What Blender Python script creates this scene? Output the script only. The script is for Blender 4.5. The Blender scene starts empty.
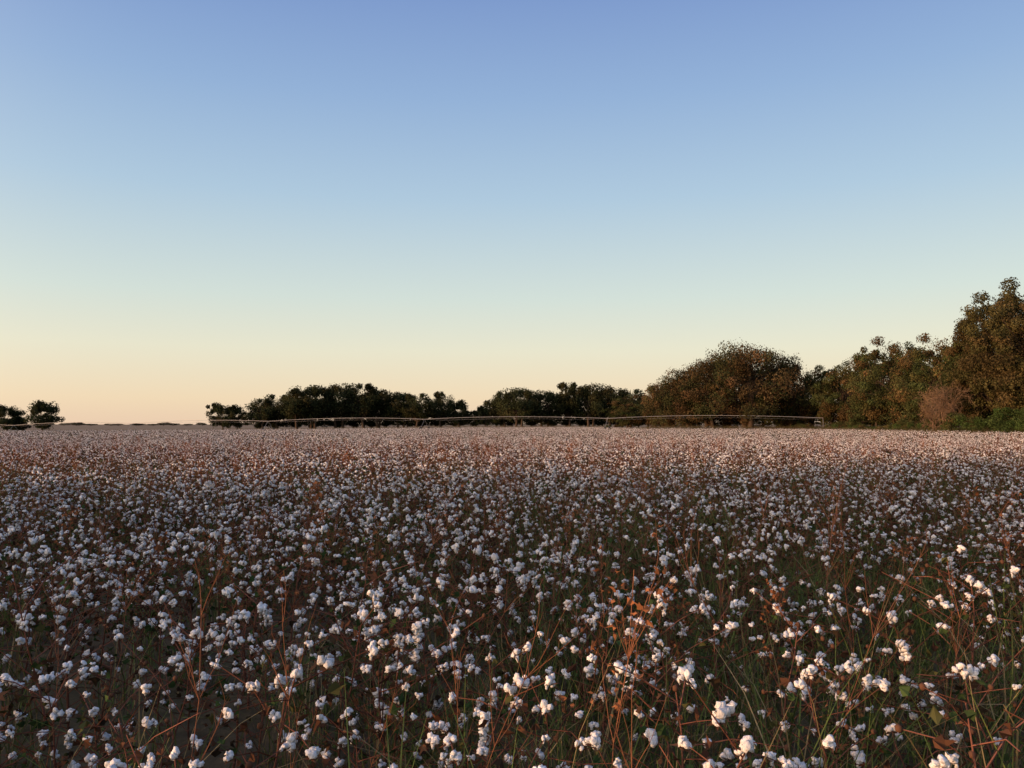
import bpy, bmesh, math, random
import numpy as np
from mathutils import Vector, noise as mnoise

random.seed(7)
R = np.random.default_rng(7)
scene = bpy.context.scene
F = 805.0
HOR = 424.0
CAMZ = 1.68
PITCH = math.atan((HOR-384)/F)
SUN_AZ = 113.0   # degrees to the left of the view direction (+Y)
SUN_EL = 5.0

def px2x(px, d): return (px-512)/F*d
def top2h(top, d): return (HOR-top)/F*d + CAMZ
def lin(r,g,b):
    f=lambda c: (c/12.92 if c<=.04045 else ((c+.055)/1.055)**2.4)
    return (f(r/255),f(g/255),f(b/255),1)

def smooth(a, b, t):
    t = min(1, max(0, (t-a)/(b-a)))
    return t*t*(3-2*t)
def terrain(x, y):
    z = -1.7*smooth(-20, 170, -x)*smooth(60, 230, y)
    z += 0.05*math.sin(x*0.11+1)*math.sin(y*0.07)
    return z

# ------------------------------------------------------------------ materials
def new_mat(name):
    m = bpy.data.materials.new(name); m.use_nodes = True
    nt = m.node_tree
    for n in list(nt.nodes): nt.nodes.remove(n)
    out = nt.nodes.new('ShaderNodeOutputMaterial')
    return m, nt, out

def tint_mat(name, transl=0.3, rough=0.8, var=0.35, noise_scale=0, spec=0.1, bump=0.0):
    m, nt, out = new_mat(name)
    at = nt.nodes.new('ShaderNodeAttribute'); at.attribute_name = 'tint'
    oi = nt.nodes.new('ShaderNodeObjectInfo')
    mr = nt.nodes.new('ShaderNodeMapRange'); mr.inputs['To Min'].default_value = 1-var; mr.inputs['To Max'].default_value = 1+var
    nt.links.new(oi.outputs['Random'], mr.inputs['Value'])
    mul = nt.nodes.new('ShaderNodeVectorMath'); mul.operation = 'SCALE'
    nt.links.new(at.outputs['Color'], mul.inputs[0]); nt.links.new(mr.outputs[0], mul.inputs['Scale'])
    col = mul.outputs[0]
    if noise_scale:
        tc = nt.nodes.new('ShaderNodeTexCoord')
        nz = nt.nodes.new('ShaderNodeTexNoise'); nz.inputs['Scale'].default_value = noise_scale; nz.inputs['Detail'].default_value = 2
        nt.links.new(tc.outputs['Object'], nz.inputs['Vector'])
        m2 = nt.nodes.new('ShaderNodeMapRange'); m2.inputs['From Min'].default_value=.3; m2.inputs['From Max'].default_value=.7
        m2.inputs['To Min'].default_value = .82; m2.inputs['To Max'].default_value = 1.1
        nt.links.new(nz.outputs['Fac'], m2.inputs['Value'])
        mm = nt.nodes.new('ShaderNodeVectorMath'); mm.operation='SCALE'
        nt.links.new(col, mm.inputs[0]); nt.links.new(m2.outputs[0], mm.inputs['Scale']); col = mm.outputs[0]
    if transl > 0 or spec == 0:
        b = nt.nodes.new('ShaderNodeBsdfDiffuse'); nt.links.new(col, b.inputs['Color'])
    else:
        b = nt.nodes.new('ShaderNodeBsdfPrincipled')
        b.inputs['Roughness'].default_value = rough
        b.inputs['Specular IOR Level'].default_value = spec
        nt.links.new(col, b.inputs['Base Color'])
    if bump and noise_scale:
        bp = nt.nodes.new('ShaderNodeBump'); bp.inputs['Strength'].default_value = bump; bp.inputs['Distance'].default_value = 0.01
        nt.links.new(nz.outputs['Fac'], bp.inputs['Height']); nt.links.new(bp.outputs[0], b.inputs['Normal'])
    if transl > 0:
        t = nt.nodes.new('ShaderNodeBsdfTranslucent'); nt.links.new(col, t.inputs['Color'])
        mx = nt.nodes.new('ShaderNodeMixShader'); mx.inputs[0].default_value = transl
        nt.links.new(b.outputs[0], mx.inputs[1]); nt.links.new(t.outputs[0], mx.inputs[2])
        nt.links.new(mx.outputs[0], out.inputs['Surface'])
    else:
        nt.links.new(b.outputs[0], out.inputs['Surface'])
    return m

M_LEAF = tint_mat('tree_foliage', transl=0.2, var=0.18)
M_BARK = tint_mat('bark', transl=0, var=0.1, noise_scale=3)
M_COTTON = tint_mat('cotton_fibre', transl=0.12, rough=1, var=0.08, noise_scale=90, spec=0.0, bump=0.6)
M_STEM = tint_mat('cotton_stem', transl=0, var=0.25, rough=.7, spec=0)
M_PLEAF = tint_mat('cotton_leaf', transl=0.15, var=0.35)
M_GRASS = tint_mat('grass_blade', transl=0.2, var=0.3)

# ------------------------------------------------------------------ builder
class MB:
    def __init__(s):
        s.v=[]; s.f=[]; s.m=[]; s.c=[]; s.n=0; s.sm=[]
    def add(s, verts, faces, mat, col, smooth=False):
        verts = np.asarray(verts, float).reshape(-1,3)
        s.v.append(verts)
        o = s.n
        s.f.extend([tuple(int(i)+o for i in f) for f in faces])
        s.m.extend([mat]*len(faces)); s.sm.extend([smooth]*len(faces))
        col = np.asarray(col, float)
        if col.ndim == 1: col = np.tile(col, (len(verts),1))
        s.c.append(col)
        s.n += len(verts)
    def quads(s, V, mat, col):      # V (N,4,3), col (N,3)
        N = len(V)
        s.v.append(V.reshape(-1,3))
        idx = (np.arange(N*4).reshape(N,4)+s.n).tolist()
        s.f.extend(idx); s.m.extend([mat]*N); s.sm.extend([False]*N)
        s.c.append(np.repeat(col, 4, axis=0)); s.n += N*4
    def mesh(s, name, mats):
        me = bpy.data.meshes.new(name)
        V = np.concatenate(s.v)
        me.from_pydata(V.tolist(), [], s.f)
        for m in mats: me.materials.append(m)
        me.polygons.foreach_set('material_index', s.m)
        me.polygons.foreach_set('use_smooth', s.sm)
        a = me.attributes.new('tint','FLOAT_COLOR','POINT')
        C = np.concatenate(s.c); C = np.hstack([C, np.ones((len(C),1))])
        a.data.foreach_set('color', C.ravel())
        me.update()
        return me

def tube(mb, pts, rad, sides, mat, col):
    pts = [Vector(p) for p in pts]
    V=[]; n=len(pts)
    for i,p in enumerate(pts):
        t = (pts[min(i+1,n-1)]-pts[max(i-1,0)])
        if t.length < 1e-6: t = Vector((0,0,1))
        t.normalize()
        a = t.cross(Vector((0.3,0.9,0.1))) if abs(t.z)>.5 else t.cross(Vector((0,0,1)))
        a.normalize(); b = t.cross(a)
        for k in range(sides):
            an = 2*math.pi*k/sides
            V.append(p + (a*math.cos(an)+b*math.sin(an))*rad[i])
    Fc=[]
    for i in range(n-1):
        for k in range(sides):
            k2=(k+1)%sides
            Fc.append((i*sides+k, i*sides+k2, (i+1)*sides+k2, (i+1)*sides+k))
    mb.add([tuple(v) for v in V], Fc, mat, col, True)

def ico(sub):
    bm = bmesh.new(); bmesh.ops.create_icosphere(bm, subdivisions=sub, radius=1)
    v = np.array([tuple(x.co) for x in bm.verts]); f = [tuple(q.index for q in p.verts) for p in bm.faces]
    bm.free(); return v,f
ICO = {1:ico(1), 2:ico(2), 3:ico(3)}

def unit(n):
    v = R.normal(size=(n,3)); return v/np.linalg.norm(v,axis=1,keepdims=True)

def leaf_quads(mb, C, size, mat, col, nrm=None, aspect=0.6):
    N=len(C)
    n = unit(N) if nrm is None else nrm+0.9*unit(N)
    n /= np.linalg.norm(n,axis=1,keepdims=True)
    a = np.cross(n, unit(N)); a/= np.linalg.norm(a,axis=1,keepdims=True)
    b = np.cross(n,a)
    s = size*R.uniform(.6,1.3,(N,1))
    V = np.stack([C-a*s*.5, C-b*s*.5*aspect+n*s*.08, C+a*s*.5, C+b*s*.5*aspect+n*s*.08],axis=1)
    mb.quads(V, mat, col)

# ------------------------------------------------------------------ trees
def make_tree(name, h, w, cb=0.2, nclump=60, per=260, leaf=0.34, tints=((.05,.06,.025),), clump_r=0.16,
              trunk_r=0.35, shape='round', bark=(.07,.05,.035), multi=1, sprig=12, lumpy=.42):
    mb = MB()
    zc = h*(cb+1)/2; rz = h*(1-cb)/2*0.93; rx = w/2
    offs = [(R.uniform(-.1,.1)*w, R.uniform(-.1,.1)*w) for _ in range(multi)]
    seedv = Vector((R.uniform(-50,50),R.uniform(-50,50),0))
    trunks=[]
    for k in range(multi):
        bx,by = offs[k]
        top = h*min(.85, cb+.45)
        P=[]; rr=[]
        lean=R.uniform(-.08,.08,2)*h
        for i in range(6):
            t=i/5
            P.append((bx+lean[0]*t+R.normal()*.12, by+lean[1]*t+R.normal()*.12, -0.3+top*t))
            rr.append(trunk_r*(1.25-t*0.95) if i else trunk_r*1.5)
        tube(mb,P,rr,8,1,bark); trunks.append(P)
    for c in range(nclump):
        d = unit(1)[0]
        q = R.uniform(.35,1.0)**0.6
        lump = 1+lumpy*mnoise.noise(Vector(d)*2.1+seedv)
        if shape=='cone':
            z = R.uniform(-1,1); r = (1-(z+1)/2*0.72)*R.uniform(.3,1)
            an = R.uniform(0,2*math.pi)
            p = np.array([math.cos(an)*r*rx, math.sin(an)*r*rx, zc+z*rz*.92])
        else:
            p = np.array([d[0]*rx*q*lump, d[1]*rx*q*lump, zc + d[2]*rz*q*lump*0.95])
            if d[2] < -0.3 and shape=='round': p[2] = zc + d[2]*rz*q*.75
            if shape=='full' and d[2]<0: p[0]=d[0]*rx*q*(1+.35*-d[2])*1.05; p[1]=d[1]*rx*q*(1+.35*-d[2])*1.05
        cr = clump_r*w*R.uniform(.45,1.25)
        p[2] = min(max(p[2], cr*.5), h-cr*.55)
        # limb
        tp = trunks[c % multi]
        st = tp[min(5,max(1,int(R.uniform(2,6))))]
        if p[2]-st[2] < -1: st = tp[2]
        mid = [(st[i]+p[i])/2 for i in range(3)]; mid[2]+= R.uniform(-.05,.1)*h*.5
        br = trunk_r*R.uniform(.15,.4)
        if R.random()<0.75:
            tube(mb,[st,mid,tuple(p)],[br,br*.6,br*.15],5,1,bark)
        n = int(per*R.uniform(.6,1.3))
        u = unit(n)
        rad = cr*(R.uniform(.25,1,(n,1))**.5)
        rad *= (1+.35*np.sin(u[:,:1]*5+c)*np.cos(u[:,1:2]*6+c*2))
        C = p + u*rad*np.array([1,1,.75])
        C[:,2] = np.maximum(C[:,2], .05)
        base = np.array(tints[R.integers(len(tints))])*R.uniform(.55,1.5)
        col = base*R.uniform(.65,1.35,(n,1))
        leaf_quads(mb, C, leaf, 0, col, nrm=u*1.1)
    n=nclump*sprig
    u=unit(n); u[:,2]=np.abs(u[:,2])*np.where(R.random(n)<.8,1,-1)
    if shape!='cone' and n>0:
        C=np.stack([u[:,0]*rx, u[:,1]*rx, zc+u[:,2]*rz],axis=1)
        C = C*R.uniform(.75,.92,(n,1))
        C[:,2]=np.clip(C[:,2],.3,h)
        leaf_quads(mb,C,leaf*.8,0,np.array(tints[0])*R.uniform(.6,1.3,(n,1)))
    return mb.mesh(name,[M_LEAF,M_BARK])

def make_bare(name,h,col=(.2,.13,.08)):
    mb=MB()
    def grow(p,d,L,r,lev):
        pts=[p]; rr=[r]; q=Vector(p); dd=Vector(d)
        for i in range(3):
            dd=(dd+Vector(R.normal(size=3))*.13+Vector((0,0,.05))).normalized()
            q=q+dd*L/3; pts.append(tuple(q)); rr.append(r*(1-.5*(i+1)/3))
        tube(mb,pts,rr,5 if lev<2 else 3,0,np.array(col)*R.uniform(.7,1.3))
        if lev<5:
            for k in range(4 if lev<3 else 3):
                nd=(dd+Vector(R.normal(size=3))*.5).normalized()
                sp=Vector(pts[1+int(R.integers(3))])
                grow(tuple(sp),nd,L*R.uniform(.6,.78),max(.016,r*.5),lev+1)
    for k in range(2): grow((R.uniform(-.4,.4),R.uniform(-.4,.4),-.2),(R.uniform(-.3,.3),R.uniform(-.3,.3),1),h*.3,.16,0)
    return mb.mesh(name,[M_BARK])

def link(o, parent=None):
    scene.collection.objects.link(o)
    if parent: o.parent = parent
    return o
def place(name, me, x, y, s=(1,1,1), rot=None, parent=None, dz=0):
    o = bpy.data.objects.new(name, me)
    o.location=(x,y,terrain(x,y)+dz); o.scale=s
    o.rotation_euler=(0,0,R.uniform(0,6.28) if rot is None else rot)
    return link(o,parent)
def empty(name):
    e=bpy.data.objects.new(name,None); e.empty_display_size=.5; return link(e)

OAK=((.085,.060,.028),(.06,.058,.025),(.10,.062,.03),(.05,.055,.022))
WOOD=((.08,.075,.027),(.06,.066,.025),(.105,.072,.03),(.05,.062,.022),(.12,.078,.034))
GRN=((.045,.072,.02),(.055,.078,.024))
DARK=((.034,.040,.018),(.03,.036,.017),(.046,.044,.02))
oakA=make_tree('live_oak_mesh_a',14.5,17,.05,120,300,.34,OAK,.12,.5,shape='full',multi=2,sprig=8)
oakB=make_tree('live_oak_mesh_b',12,15,.04,100,280,.34,OAK,.13,.45,shape='full',multi=2,sprig=8)
wdA=make_tree('woodland_mesh_a',13,8.5,.02,92,240,.27,WOOD,.13,.22,shape='full',sprig=2,lumpy=.6)
wdB=make_tree('woodland_mesh_b',13,7.5,.02,80,240,.27,WOOD,.145,.2,shape='cone')
wdC=make_tree('woodland_mesh_c',13,9.5,.03,98,240,.27,WOOD,.125,.25,shape='full',sprig=2,lumpy=.6)
wdT=make_tree('woodland_mesh_tall',17,9.5,.06,140,250,.27,((.10,.075,.033),(.075,.07,.027),(.088,.078,.031)),.115,.3,shape='full',sprig=2,lumpy=.6)
shr=make_tree('shrub_mesh',4,5.5,.0,30,220,.24,GRN+WOOD[:3],.2,.08)
shrG=make_tree('green_shrub_mesh',5.5,6.5,.0,36,260,.24,GRN,.2,.08)
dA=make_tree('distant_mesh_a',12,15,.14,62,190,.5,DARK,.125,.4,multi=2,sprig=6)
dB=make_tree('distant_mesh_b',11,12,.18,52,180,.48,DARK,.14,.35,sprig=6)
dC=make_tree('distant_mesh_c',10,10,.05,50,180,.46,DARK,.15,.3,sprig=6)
bare=make_bare('bare_tree_mesh',12)

# central live oaks
for px,top,d,me,h0,w in ((750,343,152,oakA,14.5,1.0),(708,357,160,oakA,14.5,.78),(682,369,165,oakB,12,.85),(786,354,156,oakB,12,.72),(664,383,172,oakB,12,.6),(728,350,166,oakB,12,1.)):
    h=top2h(top,d); place('live_oak_tree',me,px2x(px,d),d,(w,w,h/h0))
# right woodland edge
tree_specs=[(806,370,158,wdC,1),(820,364,152,wdA,1),(838,356,143,wdC,1),(856,348,136,wdB,1.1),(870,342,130,wdA,1),(888,338,124,wdC,1),(905,343,119,wdB,1.1),
 (920,343,114,wdA,1),(938,334,110,wdC,.9),(953,332,106,wdB,1),(968,320,102,wdA,.95),(980,292,98,wdT,.85),(1002,280,94,wdT,1),(1028,280,90,wdT,1),(1066,290,86,wdT,.95)]
for px,top,d,me,w in tree_specs:
    h0=17 if me is wdT else 13
    place('woodland_tree',me,px2x(px,d)+1.5,d,(w,w,top2h(top,d)/h0))
y=80
while y>-20:
    me=[wdA,wdB,wdC,wdT][int(R.integers(4))]
    place('woodland_tree',me,60+R.uniform(-2,2),y,(1.1,1.1,R.uniform(.9,1.1))); y-=R.uniform(5,7)
# second, deeper rank of the wood
wb=empty('woodland_tree_mass')
y=165
while y>-20:
    place('tree_behind',[wdA,wdC][int(R.integers(2))],68+R.uniform(-2,3)+max(0,y-150)*.3,y,(1.3,1.3,R.uniform(.75,.95)),parent=wb)
    y-=7.5
for x in np.arange(26,66,7.5): place('tree_behind',wdC,x,181,(1.2,1.0,R.uniform(.6,.75)),parent=wb)
sb=empty('shrub_row')
y=158
while y>10:
    me = shrG if (y<95 and R.random()<.7) else shr
    k=1 if y<100 else .7
    place('shrub',me,54.6+R.uniform(-1,1),y,(R.uniform(.6,1)*k,R.uniform(.6,1)*k,R.uniform(.4,.9)*k),parent=sb); y-=R.uniform(2.6,4.5)
for px,top,d,s in ((962,348,99,1),(948,354,103,.8)):
    place('bare_tree',bare,px2x(px,d)-1.8,d,(s*.8,s*.8,top2h(top,d)/11.5))

# distant rows
dr=empty('distant_tree_row')
def drow(lst,d0):
    for px,top,me,w in lst:
        d=d0+R.uniform(-5,5); x=px2x(px,d); g=terrain(x,d)
        h0={dA.name:12,dB.name:11,dC.name:10}[me.name]
        place('tree',me,x,d,(w,w,(top2h(top-3,d)-g)/h0),parent=dr)
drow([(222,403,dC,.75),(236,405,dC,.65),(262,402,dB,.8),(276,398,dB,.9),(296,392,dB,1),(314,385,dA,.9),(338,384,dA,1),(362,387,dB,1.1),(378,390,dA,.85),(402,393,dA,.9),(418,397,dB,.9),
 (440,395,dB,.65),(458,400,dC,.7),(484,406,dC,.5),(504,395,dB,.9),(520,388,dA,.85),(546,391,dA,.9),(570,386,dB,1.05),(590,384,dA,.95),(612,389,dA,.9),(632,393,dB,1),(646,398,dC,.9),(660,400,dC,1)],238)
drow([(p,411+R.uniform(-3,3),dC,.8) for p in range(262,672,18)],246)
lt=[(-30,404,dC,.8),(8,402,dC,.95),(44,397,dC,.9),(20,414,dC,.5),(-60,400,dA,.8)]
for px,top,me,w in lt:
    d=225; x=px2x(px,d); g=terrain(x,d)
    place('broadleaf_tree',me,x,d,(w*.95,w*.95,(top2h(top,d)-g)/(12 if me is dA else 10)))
# wood far away on the horizon
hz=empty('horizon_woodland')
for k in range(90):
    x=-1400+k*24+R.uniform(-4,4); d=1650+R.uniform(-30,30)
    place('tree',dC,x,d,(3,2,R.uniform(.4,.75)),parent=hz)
# unseen trees added left of/behind the camera to shade the near field
shade_row=empty('unseen_shade_tree_row')
for y,wd_ in ((-21,.88),(-25.3,.75),(-37.6,.75),(-42,.88),(-47,.88),(-53,.9),(-59,.9),(-65,.9),(-72,.9),(-79,.9),(-86,.9)):  # spacing leaves a gap that lets a streak of sun onto the foreground
    place('tree',[wdA,wdC][int(R.integers(2))],-78+R.uniform(-.5,.5),y,(wd_,wd_,R.uniform(1,1.15)),parent=shade_row)
for y in (-24,-44.5,-51,-61,-70,-81):
    place('tree',[wdA,wdC][int(R.integers(2))],-86,y-4,(1,1,R.uniform(.9,1.05)),parent=shade_row)

# ------------------------------------------------------------------ cotton plants
def boll(mb, pos, size, lod, rng, axis=None):
    pos=np.array(pos)
    shade=rng.uniform(.84,1.0)
    col=np.array([.90,.88,.845])*shade
    if lod==0:
        nl=int(rng.integers(4,7)); ph=rng.uniform(0,6.28)
        v0,f0=ICO[2]
        tl=rng.normal(size=3)*[.6,.6,.2]
        zx=np.array([tl[0],tl[1],1.0]); zx/=np.linalg.norm(zx)
        xx=np.cross(zx,[0.3,1,0]); xx/=np.linalg.norm(xx); yy=np.cross(zx,xx)
        M=np.stack([xx,yy,zx])
        for k in range(nl):
            an=ph+2*math.pi*k/nl+rng.normal()*.4
            sc=size*rng.uniform(.18,.38,3)*[1,1,1.15]
            nz=np.sin(v0[:,0]*4+k*3+ph*7)*np.cos(v0[:,1]*5+k+ph*3)+.7*np.sin(v0[:,2]*8+ph*5+k)+.6*np.sin(v0[:,0]*11+v0[:,1]*9+k)
            v=v0*sc*(1+.17*nz[:,None])+rng.normal(size=v0.shape)*size*.04
            ca,sa=math.cos(an),math.sin(an)
            ro=rng.uniform(.16,.44)*size
            d=np.array([ca*ro,sa*ro,size*rng.uniform(-.38,.28)])
            v=(v+d)@M
            mb.add(v+pos,f0,0,col*rng.uniform(.88,1.03),True)
        if rng.random()<.55: # hanging lock
            v=v0*size*np.array([.16,.16,.42])*(1+.25*np.sin(v0[:,2:3]*8+ph))+rng.normal(size=v0.shape)*size*.025
            an=rng.uniform(0,6.28)
            mb.add(v+pos+np.array([math.cos(an)*.38*size,math.sin(an)*.38*size,-.5*size]),f0,0,col*.95,True)
    elif lod==1:
        v0,f0=ICO[1]
        for k in range(2):
            v=v0*size*rng.uniform(.3,.55,3)+rng.normal(size=v0.shape)*size*.05
            an=rng.uniform(0,6.28)
            mb.add(v+pos+np.array([math.cos(an)*.25*size,math.sin(an)*.25*size,rng.uniform(-.25,.2)*size]),f0,0,col,True)
    else:
        v0,f0=ICO[1]
        v=v0*size*np.array([.55,.55,.5])*rng.uniform(.8,1.2,3)+rng.normal(size=v0.shape)*size*.06
        mb.add(v+pos,f0,0,col,True)
    # burr: pointed woody bracts
    if lod<2:
        nb=5 if lod==0 else 3; ph=rng.uniform(0,6.28); bc=np.array([.12,.06,.034])*rng.uniform(.5,1.4)
        for k in range(nb):
            an=ph+2*math.pi*k/nb; d=np.array([math.cos(an),math.sin(an),0]); t=np.array([-d[1],d[0],0])
            o=pos+np.array([0,0,-.36*size])
            V=[o,o+d*.35*size+t*.2*size,o+d*.95*size+[0,0,.12*size*rng.uniform(-2,4)],o+d*.35*size-t*.2*size]
            mb.add(V,[(0,1,2,3)],1,bc)

LEAFC=[(.038,.065,.022),(.045,.07,.024),(.10,.046,.026),(.13,.06,.032),(.065,.036,.022),(.05,.034,.02),(.06,.06,.022)]
def cleaf(mb,pos,size,rng,col):
    A=[(0,0),(.45,-.32),(.5,-.05),(1.0,0.0),(.5,.15),(.42,.45),(0.05,.25)]
    ax=rng.normal(size=3); ax/=np.linalg.norm(ax); bx=np.cross(ax,rng.normal(size=3)); bx/=np.linalg.norm(bx); nx=np.cross(ax,bx)
    V=[pos+size*(a*ax+b*bx+nx*rng.normal()*.13) for a,b in A]
    mb.add(V,[(0,1,2),(0,2,3,4),(0,4,5,6)],2,col)

def plant(name, seed, lod, nb_target, h):
    rng=np.random.default_rng(seed); mb=MB()
    sc=np.array([.13,.056,.037])*rng.uniform(.7,1.3)
    lx,ly=rng.uniform(-.1,.1,2)
    stem=[]; 
    for i in range(6):
        t=i/5; stem.append((lx*t*t+rng.normal()*.008,ly*t*t+rng.normal()*.008,h*t))
    sides=5 if lod==0 else 3
    wmul={0:1,1:1.2,2:2.2}[lod]
    tube(mb,stem,[.006*wmul*(1.1-.75*i/5) for i in range(6)],sides,1,sc)
    def sp(t):
        k=min(4,int(t*5)); f=t*5-k; a=np.array(stem[k]); b=np.array(stem[k+1]); return a*(1-f)+b*f
    tips=[]
    nbr={0:17,1:11,2:7}[lod]
    for b in range(nbr):
        t=.16+.82*b/nbr; an=b*2.4+rng.normal()*.4
        L=({0:.42}.get(lod,.36)-.22*t)*rng.uniform(.55,1.35); o=sp(t)
        d=np.array([math.cos(an),math.sin(an),rng.uniform(.2,.9)])
        p1=o+d*L*.5+rng.normal(size=3)*.012; p2=o+d*L+np.array([0,0,-.02])+rng.normal(size=3)*.02
        tube(mb,[tuple(o),tuple(p1),tuple(p2)],[.0032*wmul,.0026*wmul,.0018*wmul],3,1,sc*rng.uniform(.7,1.3))
        tips.append(p2); tips.append(p1+rng.normal(size=3)*.03)
    tips.append(sp(.99))
    rng.shuffle(tips)
    tips=sorted(tips,key=lambda p:-p[2]-rng.uniform(0,.85))
    for p in tips[:nb_target]:
        boll(mb,p,rng.uniform(.022,.045)*{0:1,1:1.2,2:1.38}[lod],lod,rng)
    for p in tips[nb_target:nb_target+5]:   # empty, dried burrs
        if lod<2:
            v0,f0=ICO[1]; mb.add(v0*[.011,.011,.014]+p,f0,1,np.array([.10,.05,.03]),True)
    nl={0:46,1:24,2:13}[lod]
    for k in range(nl):
        t=rng.uniform(.1,.96); an=rng.uniform(0,6.28); r=(.3-.16*t)*rng.uniform(.2,1.1)
        p=sp(t)+np.array([math.cos(an)*r,math.sin(an)*r,r*.5])
        c=np.array(LEAFC[int(rng.integers(len(LEAFC)))])*rng.uniform(.6,1.3)
        cleaf(mb,p,rng.uniform(.025,.068)*{0:1,1:1.3,2:2}[lod],rng,c)
    return mb.mesh(name,[M_COTTON,M_STEM,M_PLEAF])

def proto_coll(name, meshes):
    c=bpy.data.collections.new(name)
    for i,me in enumerate(meshes):
        o=bpy.data.objects.new(f'{name}_{i:02d}',me); c.objects.link(o)
    return c

near_pl=proto_coll('cotton_plant_near',[plant(f'cp0_{i}',100+i,0,[21,24,16,22,18,25,15,10,8,9,5,12][i],R.uniform(.66,.95)) for i in range(12)])
mid_pl=proto_coll('cotton_plant_mid',[plant(f'cp1_{i}',200+i,1,[18,20,15,19,17,21,15,7,5,6,4,9][i],R.uniform(.7,.9)) for i in range(12)])
far_pl=proto_coll('cotton_plant_far',[plant(f'cp2_{i}',300+i,2,[14,15,12,15,13,12,8,6][i],R.uniform(.72,.92)) for i in range(8)])

def scatter(name, P, rot, scl, idx, coll):
    me=bpy.data.meshes.new(name); me.from_pydata(np.asarray(P).tolist(),[],[])
    a=me.attributes.new('rot','FLOAT_VECTOR','POINT'); a.data.foreach_set('vector',np.asarray(rot,float).ravel())
    a=me.attributes.new('scl','FLOAT_VECTOR','POINT'); a.data.foreach_set('vector',np.asarray(scl,float).ravel())
    a=me.attributes.new('idx','INT','POINT'); a.data.foreach_set('value',np.asarray(idx,int).ravel())
    o=bpy.data.objects.new(name,me); link(o)
    ng=bpy.data.node_groups.new(name+'_instancing','GeometryNodeTree')
    ng.interface.new_socket('Geometry',in_out='INPUT',socket_type='NodeSocketGeometry')
    ng.interface.new_socket('Geometry',in_out='OUTPUT',socket_type='NodeSocketGeometry')
    gi=ng.nodes.new('NodeGroupInput'); go=ng.nodes.new('NodeGroupOutput')
    ip=ng.nodes.new('GeometryNodeInstanceOnPoints'); ci=ng.nodes.new('GeometryNodeCollectionInfo')
    ci.inputs['Collection'].default_value=coll; ci.inputs['Separate Children'].default_value=True; ci.inputs['Reset Children'].default_value=True
    def na(n,t):
        x=ng.nodes.new('GeometryNodeInputNamedAttribute'); x.data_type=t; x.inputs['Name'].default_value=n
        return [s for s in x.outputs if s.enabled and s.name=='Attribute'][0]
    er=ng.nodes.new('FunctionNodeEulerToRotation')
    ng.links.new(na('rot','FLOAT_VECTOR'),er.inputs[0])
    ng.links.new(er.outputs[0],ip.inputs['Rotation'])
    ng.links.new(na('scl','FLOAT_VECTOR'),ip.inputs['Scale'])
    ng.links.new(na('idx','INT'),ip.inputs['Instance Index'])
    ip.inputs['Pick Instance'].default_value=True
    ng.links.new(gi.outputs[0],ip.inputs['Points']); ng.links.new(ci.outputs[0],ip.inputs['Instance'])
    ng.links.new(ip.outputs[0],go.inputs[0])
    md=o.modifiers.new('instances','NODES'); md.node_group=ng
    return o

def in_field(x,y):
    return x<51.5 and y<224 and (y<146 or x<px2x(655,150)-1)
def n2(x,y,s,o=0): return mnoise.noise(Vector((x*s+o,y*s-o,o*.3)))

def field_points(y0,y1,dx,dy,jit,margin):
    out=[]; th=math.radians(11); c,s=math.cos(th),math.sin(th)
    ext=y1*1.0+60
    us=np.arange(-ext,ext,dx); vs=np.arange(-ext*.4,ext*1.2,dy)
    U,V=np.meshgrid(us,vs); U=U+R.uniform(-dx*.5,dx*.5,U.shape); V=V+R.normal(size=V.shape)*jit
    X=c*U-s*V; Y=s*U+c*V
    m=(Y>y0)&(Y<=y1)&(np.abs(X)<.68*np.maximum(Y,0)+margin)
    return np.stack([X[m],Y[m]],1)

def do_plants(name,y0,y1,dx,dy,jit,coll,nfull,ntot,margin,smul=1.0,keepout=True):
    P=[];rot=[];scl=[];idx=[]
    for x,y in field_points(y0,y1,dx,dy,jit,margin):
        if not in_field(x,y): continue
        if keepout and math.hypot(x,y)<1.95: continue
        thin=0
        if y<18:
            thin=.42*smooth(-2.0,2.5,x-.08*y)*(1-smooth(7,16,y))+.35*n2(x,y,.6,3)+.08
            if R.random()<thin*.45: continue
        k=n2(x,y,.12,9)
        brown = (y>17 and y<34 and x<-2 and n2(x*.4,y,.1,20)>-.35)
        sparse = R.random() < (thin*1.2+.16 if y<18 else (.55 if brown else .14+max(0,k)*.6))
        idx.append(R.integers(nfull,ntot) if sparse else R.integers(0,nfull))
        P.append((x,y,terrain(x,y)-.01))
        rot.append((R.normal()*.14,R.normal()*.14,R.uniform(0,6.28)))
        s=R.uniform(.75,1.12)*(1+.1*k)*smul
        if y<4: s=min(s,1.0)
        scl.append((s*1.08,s*1.08,s))
    return scatter(name,P,rot,scl,idx,coll)
do_plants('cotton_plants_near',-2,13,.31,.62,.22,near_pl,7,12,2)
do_plants('cotton_plants_middle',13,55,.36,.86,.2,mid_pl,7,12,3)
do_plants('cotton_plants_far',55,224,.52,1.05,.22,far_pl,6,8,6)

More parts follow.
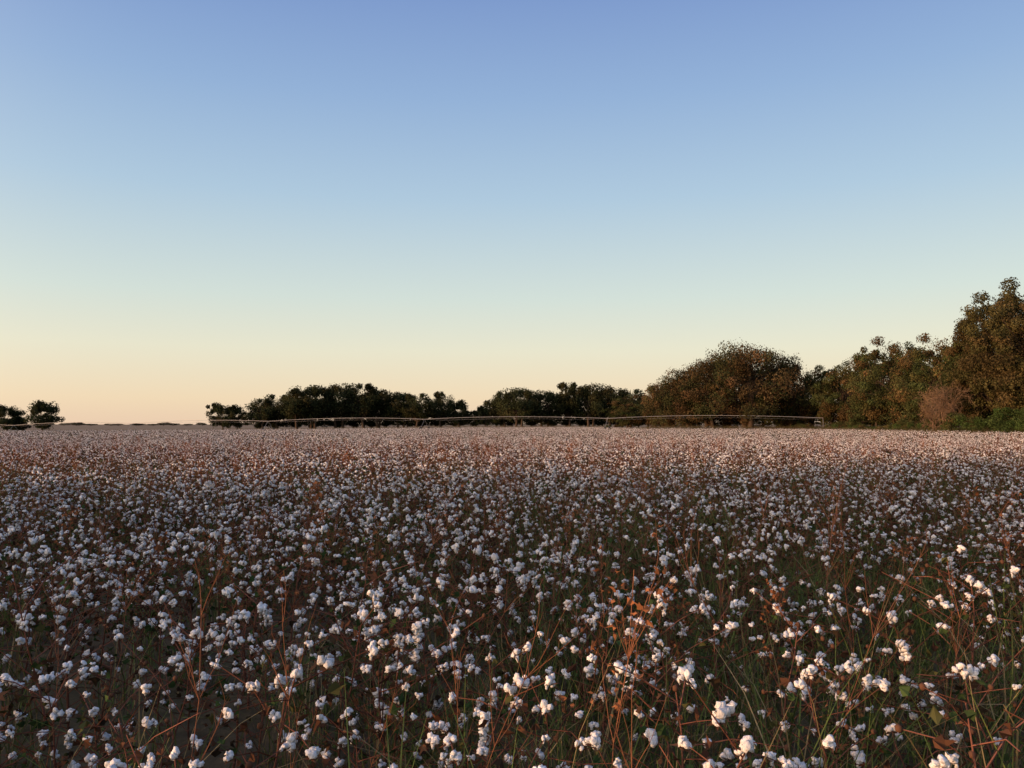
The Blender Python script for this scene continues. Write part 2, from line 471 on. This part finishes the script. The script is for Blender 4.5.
# ------------------------------------------------------------------ grass and weeds
def grass_tuft(name,seed,n,L,straw):
    rng=np.random.default_rng(seed); mb=MB()
    for k in range(n):
        an=rng.uniform(0,6.28); l=L*rng.uniform(.4,1.3); out=rng.uniform(.1,1.0)
        bx,by=rng.normal(size=2)*.07; w=rng.uniform(.0014,.0032)
        d=np.array([math.cos(an),math.sin(an)]); t=np.array([-d[1],d[0]])
        V=[]; 
        for i in range(5):
            s=i/4; r=out*l*s**1.8; z=l*(s-.42*out*s**2.6)
            ww=w*(1-s**2)+.0004
            c=np.array([bx,by])+d*r
            V.append((*(c-t*ww),z)); V.append((*(c+t*ww),z))
        col=np.array([.25,.19,.09]) if rng.random()<straw else np.array([.10,.135,.038])
        mb.add(V,[(2*i,2*i+1,2*i+3,2*i+2) for i in range(4)],0,col*rng.uniform(.5,1.4))
    return mb.mesh(name,[M_GRASS])
gr=proto_coll('grass_tuft',[grass_tuft(f'gt_{i}',400+i,36,[.42,.56,.34,.66,.48,.8][i],[.2,.3,.3,.15,.5,.4][i]) for i in range(6)])
P=[];rot=[];scl=[];idx=[]
for x,y in field_points(-2,26,.29,.29,.15,2):
    if math.hypot(x,y)<1.6 : continue
    g=.6+.5*smooth(-3,3,x-.05*y)+.7*n2(x,y,.35,31)
    g*= 1-.8*smooth(8,26,y)
    if R.random()>g: continue
    P.append((x,y,terrain(x,y))); rot.append((R.normal()*.15,R.normal()*.15,R.uniform(0,6.28)))
    s=R.uniform(.6,1.28); scl.append((s,s,s)); idx.append(R.integers(6))
scatter('field_grass',P,rot,scl,idx,gr)

def weed(name,seed,h,leafy,r0=.0034):
    rng=np.random.default_rng(seed); mb=MB(); col=np.array([.25,.11,.06])*rng.uniform(.6,1.3)
    def br(p,d,L,r,lev):
        pts=[p];rr=[r];q=Vector(p);dd=Vector(d)
        for i in range(4):
            dd=(dd+Vector(rng.normal(size=3))*.09+Vector((0,0,.04))).normalized(); q=q+dd*L/4; pts.append(tuple(q)); rr.append(r*(1-.6*(i+1)/4))
        tube(mb,pts,rr,3,0,col)
        if lev<2:
            for k in range(8 if lev==0 else 3):
                a=rng.uniform(0,6.28); nd=(dd+Vector((math.cos(a),math.sin(a),.2))*.6).normalized()
                br(pts[1+int(rng.integers(1,4))],nd,L*rng.uniform(.14,.32),r*.5,lev+1)
        if lev>0:
            for k in range(leafy):
                cleaf(mb,np.array(pts[int(rng.integers(2,5))])+rng.normal(size=3)*.012,rng.uniform(.018,.04),rng,np.array([.24,.10,.045])*rng.uniform(.5,1.4))
    br((0,0,0),(rng.normal()*.1,rng.normal()*.1,1),h,r0,0)
    return mb.mesh(name,[M_STEM,M_STEM,M_PLEAF])
wd=proto_coll('dry_weed',[weed(f'dw_{i}',500+i,[.95,1.1,.85,1.15,1.0,1.2,1.1][i],[0,1,3,1,1,0,0][i]) for i in range(7)])
P=[];rot=[];scl=[];idx=[]
for x,y in field_points(2.5,36,.52,.52,.3,2):
    if R.random()>.68*(1-.5*smooth(10,36,y)): continue
    P.append((x,y,terrain(x,y))); rot.append((R.normal()*.14,R.normal()*.14,R.uniform(0,6.28)))
    s=R.uniform(.65,1.1); scl.append((s,s,s)); idx.append(R.integers(7))
scatter('dry_weeds',P,rot,scl,idx,wd)

# dry grass margin round the field
mg=proto_coll('margin_grass',[grass_tuft(f'mg_{i}',600+i,50,1.1,.9) for i in range(3)])
P=[];rot=[];scl=[];idx=[]
for k in range(5000):
    if R.random()<.6: x=R.uniform(-200,28); y=R.uniform(223,230)
    else:
        if R.random()<.5: x=R.uniform(50.5,54.5); y=R.uniform(10,150)
        else: x=R.uniform(24,56); y=R.uniform(145,149)
    P.append((x,y,terrain(x,y))); rot.append((0,0,R.uniform(0,6.28))); s=R.uniform(.7,1.4); scl.append((s*3,s*3,s)); idx.append(R.integers(3))
scatter('margin_grass_strip',P,rot,scl,idx,mg)

# ------------------------------------------------------------------ ground
def grid_ground():
    xs=np.concatenate([np.linspace(-4000,-260,8),np.linspace(-250,250,101),np.linspace(260,4000,8)])
    ys=np.concatenate([np.linspace(-600,-20,6),np.linspace(-10,300,125),np.linspace(330,5000,12)])
    V=[];Fc=[]
    for y in ys:
        for x in xs: V.append((x,y,terrain(x,y)))
    nx=len(xs)
    for j in range(len(ys)-1):
        for i in range(nx-1): Fc.append((j*nx+i,j*nx+i+1,(j+1)*nx+i+1,(j+1)*nx+i))
    me=bpy.data.meshes.new('ground'); me.from_pydata(V,[],Fc); me.polygons.foreach_set('use_smooth',[True]*len(Fc))
    m,nt,out=new_mat('field_soil')
    tc=nt.nodes.new('ShaderNodeTexCoord'); n1=nt.nodes.new('ShaderNodeTexNoise'); n1.inputs['Scale'].default_value=6; n1.inputs['Detail'].default_value=6
    nb=nt.nodes.new('ShaderNodeTexNoise'); nb.inputs['Scale'].default_value=.25; nb.inputs['Detail'].default_value=3
    nt.links.new(tc.outputs['Object'],n1.inputs['Vector']); nt.links.new(tc.outputs['Object'],nb.inputs['Vector'])
    cr=nt.nodes.new('ShaderNodeValToRGB'); e=cr.color_ramp.elements
    e[0].position=.35; e[0].color=(.045,.032,.02,1); e[1].position=.68; e[1].color=(.13,.095,.055,1)
    nt.links.new(n1.outputs['Fac'],cr.inputs[0])
    mx=nt.nodes.new('ShaderNodeMix'); mx.data_type='RGBA'; mx.inputs[7].default_value=(.075,.07,.03,1)
    mr=nt.nodes.new('ShaderNodeMapRange'); mr.inputs['From Min'].default_value=.35; mr.inputs['From Max'].default_value=.6; mr.inputs['To Max'].default_value=.6
    nt.links.new(nb.outputs['Fac'],mr.inputs['Value']); nt.links.new(mr.outputs[0],mx.inputs[0]); nt.links.new(cr.outputs[0],mx.inputs[6])
    # stubble-coloured farmland beyond the field, dark soil under the cotton
    sx=nt.nodes.new('ShaderNodeSeparateXYZ'); nt.links.new(tc.outputs['Object'],sx.inputs[0])
    mf=nt.nodes.new('ShaderNodeMapRange'); mf.inputs['From Min'].default_value=232; mf.inputs['From Max'].default_value=262; nt.links.new(sx.outputs['Y'],mf.inputs['Value'])
    m3=nt.nodes.new('ShaderNodeMix'); m3.data_type='RGBA'; m3.inputs[7].default_value=(.24,.17,.10,1)
    nt.links.new(mf.outputs[0],m3.inputs[0]); nt.links.new(mx.outputs[2],m3.inputs[6])
    b=nt.nodes.new('ShaderNodeBsdfPrincipled'); b.inputs['Roughness'].default_value=.95; b.inputs['Specular IOR Level'].default_value=.1
    nt.links.new(m3.outputs[2],b.inputs['Base Color'])
    bp=nt.nodes.new('ShaderNodeBump'); bp.inputs['Distance'].default_value=.05; bp.inputs['Strength'].default_value=.8
    nt.links.new(n1.outputs['Fac'],bp.inputs['Height']); nt.links.new(bp.outputs[0],b.inputs['Normal'])
    nt.links.new(b.outputs[0],out.inputs['Surface'])
    me.materials.append(m)
    link(bpy.data.objects.new('ground',me))
grid_ground()

# ------------------------------------------------------------------ centre-pivot irrigation line
m,nt,out=new_mat('galvanised_steel')
b=nt.nodes.new('ShaderNodeBsdfPrincipled'); b.inputs['Metallic'].default_value=.35; b.inputs['Roughness'].default_value=.5
nz=nt.nodes.new('ShaderNodeTexNoise'); nz.inputs['Scale'].default_value=4
cr=nt.nodes.new('ShaderNodeValToRGB'); cr.color_ramp.elements[0].color=(.22,.22,.22,1); cr.color_ramp.elements[1].color=(.38,.37,.35,1)
nt.links.new(nz.outputs['Fac'],cr.inputs[0]); nt.links.new(cr.outputs[0],b.inputs['Base Color']); nt.links.new(b.outputs[0],out.inputs['Surface'])
M_METAL=m
m,nt,out=new_mat('tyre_rubber')
b=nt.nodes.new('ShaderNodeBsdfPrincipled'); b.inputs['Base Color'].default_value=(.03,.03,.03,1); b.inputs['Roughness'].default_value=.8
nt.links.new(b.outputs[0],out.inputs['Surface']); M_TYRE=m
def build_pivot():
    mb=MB(); g=(.5,.5,.5)
    A=np.array([px2x(812,146),141.0]); B=np.array([px2x(-90,218),218.0])
    n=6; dirv=(B-A)/np.linalg.norm(B-A); L=np.linalg.norm(B-A)/n; nrm=np.array([-dirv[1],dirv[0]])
    H=2.75; BOW=.45; TD=.4
    def P(s,z,off=0.):
        q=A+dirv*s+nrm*off; return (q[0],q[1],terrain(q[0],q[1])+z)
    for k in range(n):
        zz=lambda t: H+BOW*4*t*(1-t)
        tube(mb,[P(L*(k+i/16),zz(i/16)) for i in range(17)],[.038]*17,8,0,g)
        for sd in (-1,1):   # truss rods with posts
            rp=[]
            for i in range(9):
                t=i/8; end=i in (0,8); rp.append(P(L*(k+t),zz(t)-(0 if end else TD),sd*(0 if end else .4)))
            tube(mb,rp,[.006]*9,4,0,g)
            for i in range(1,8):
                t=i/8; tube(mb,[P(L*(k+t),zz(t)),rp[i]],[.008,.008],4,0,g)
        for i in range(1,8):
            t=i/8; z=zz(t)-TD; tube(mb,[P(L*(k+t),z,-.4),P(L*(k+t),z,.4)],[.006,.006],4,0,g)
    for k in range(n+1):  # wheeled towers
        top=P(L*k,H+.05)
        for sd in (-1,1):
            tube(mb,[top,P(L*k,.75,sd*1.9)],[.025,.025],6,0,g)
        tube(mb,[P(L*k,.75,-2.1),P(L*k,.75,2.1)],[.05,.05],6,0,g)
        for sd in (-1,1):
            c=Vector(P(L*k,.6,sd*1.9)); ring=[]
            for i in range(17):
                a=2*math.pi*i/16; ring.append(tuple(c+Vector((nrm[0]*math.cos(a),nrm[1]*math.cos(a),math.sin(a)))*.5))
            tube(mb,ring,[.12]*17,6,1,(.03,.03,.03))
            for i in range(0,16,4): tube(mb,[tuple(c),ring[i]],[.04,.04],4,0,g)
    me=mb.mesh('center_pivot_irrigation',[M_METAL,M_TYRE])
    link(bpy.data.objects.new('center_pivot_irrigation',me))
build_pivot()

# ------------------------------------------------------------------ world + sun
a=math.radians(SUN_AZ); e=math.radians(SUN_EL)
S=Vector((-math.sin(a)*math.cos(e),math.cos(a)*math.cos(e),math.sin(e)))
w=bpy.data.worlds.new('World'); scene.world=w; w.use_nodes=True; nt=w.node_tree
for n in list(nt.nodes): nt.nodes.remove(n)
N=nt.nodes.new; Lk=nt.links.new
out=N('ShaderNodeOutputWorld'); bg=N('ShaderNodeBackground')
sky=N('ShaderNodeTexSky'); sky.sky_type='NISHITA'; sky.sun_disc=False
sky.sun_elevation=math.radians(SUN_EL); sky.sun_rotation=math.radians(360-SUN_AZ)
tc=N('ShaderNodeTexCoord'); sx=N('ShaderNodeSeparateXYZ'); Lk(tc.outputs['Generated'],sx.inputs[0])
cr=N('ShaderNodeValToRGB'); Lk(sx.outputs['Z'],cr.inputs[0])
stops=[(0,(238,208,180)),(.03,(242,219,186)),(.09,(233,229,206)),(.153,(212,224,217)),(.27,(176,202,223)),(.38,(148,178,217)),(.48,(125,154,206)),(.75,(104,134,190)),(1,(90,122,184))]
el=cr.color_ramp.elements
el[0].position=0; el[0].color=lin(*stops[0][1]); el[1].position=1; el[1].color=lin(*stops[-1][1])
for p,c in stops[1:-1]:
    q=el.new(p); q.color=lin(*c)
# warm after-glow on the sun's side of the sky
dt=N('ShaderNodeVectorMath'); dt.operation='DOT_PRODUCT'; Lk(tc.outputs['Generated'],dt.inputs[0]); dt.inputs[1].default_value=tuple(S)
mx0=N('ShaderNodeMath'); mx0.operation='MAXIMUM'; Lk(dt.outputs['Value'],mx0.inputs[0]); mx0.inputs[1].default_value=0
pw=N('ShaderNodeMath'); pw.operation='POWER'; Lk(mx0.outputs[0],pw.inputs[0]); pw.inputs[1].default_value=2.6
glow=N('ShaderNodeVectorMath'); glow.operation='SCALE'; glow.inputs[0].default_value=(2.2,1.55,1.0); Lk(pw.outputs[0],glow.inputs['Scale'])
ns=N('ShaderNodeVectorMath'); ns.operation='SCALE'; Lk(sky.outputs[0],ns.inputs[0]); ns.inputs['Scale'].default_value=.02
s1=N('ShaderNodeVectorMath'); s1.operation='SCALE'; Lk(cr.outputs[0],s1.inputs[0]); s1.inputs['Scale'].default_value=.94
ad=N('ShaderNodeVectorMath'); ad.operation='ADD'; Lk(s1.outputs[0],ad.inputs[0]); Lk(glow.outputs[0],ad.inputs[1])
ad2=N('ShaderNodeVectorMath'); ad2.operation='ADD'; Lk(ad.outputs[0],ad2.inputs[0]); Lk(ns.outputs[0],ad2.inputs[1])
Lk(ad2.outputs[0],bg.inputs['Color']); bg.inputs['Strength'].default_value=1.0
Lk(bg.outputs[0],out.inputs['Surface'])

ld=bpy.data.lights.new('sun','SUN'); ld.energy=5.0; ld.angle=math.radians(.6); ld.color=(1,.55,.29)
lo=bpy.data.objects.new('sun',ld); lo.rotation_euler=S.to_track_quat('Z','Y').to_euler(); lo.location=(-50,-20,40); link(lo)

cd=bpy.data.cameras.new('camera'); cd.sensor_width=36; cd.lens=F*36/1024; cd.clip_start=.05; cd.clip_end=9000
co=bpy.data.objects.new('camera',cd); co.location=(0,0,CAMZ); co.rotation_euler=(math.radians(90)+PITCH,0,0); link(co)
scene.camera=co
scene.view_settings.view_transform='Standard'; scene.view_settings.look='None'; scene.view_settings.exposure=0
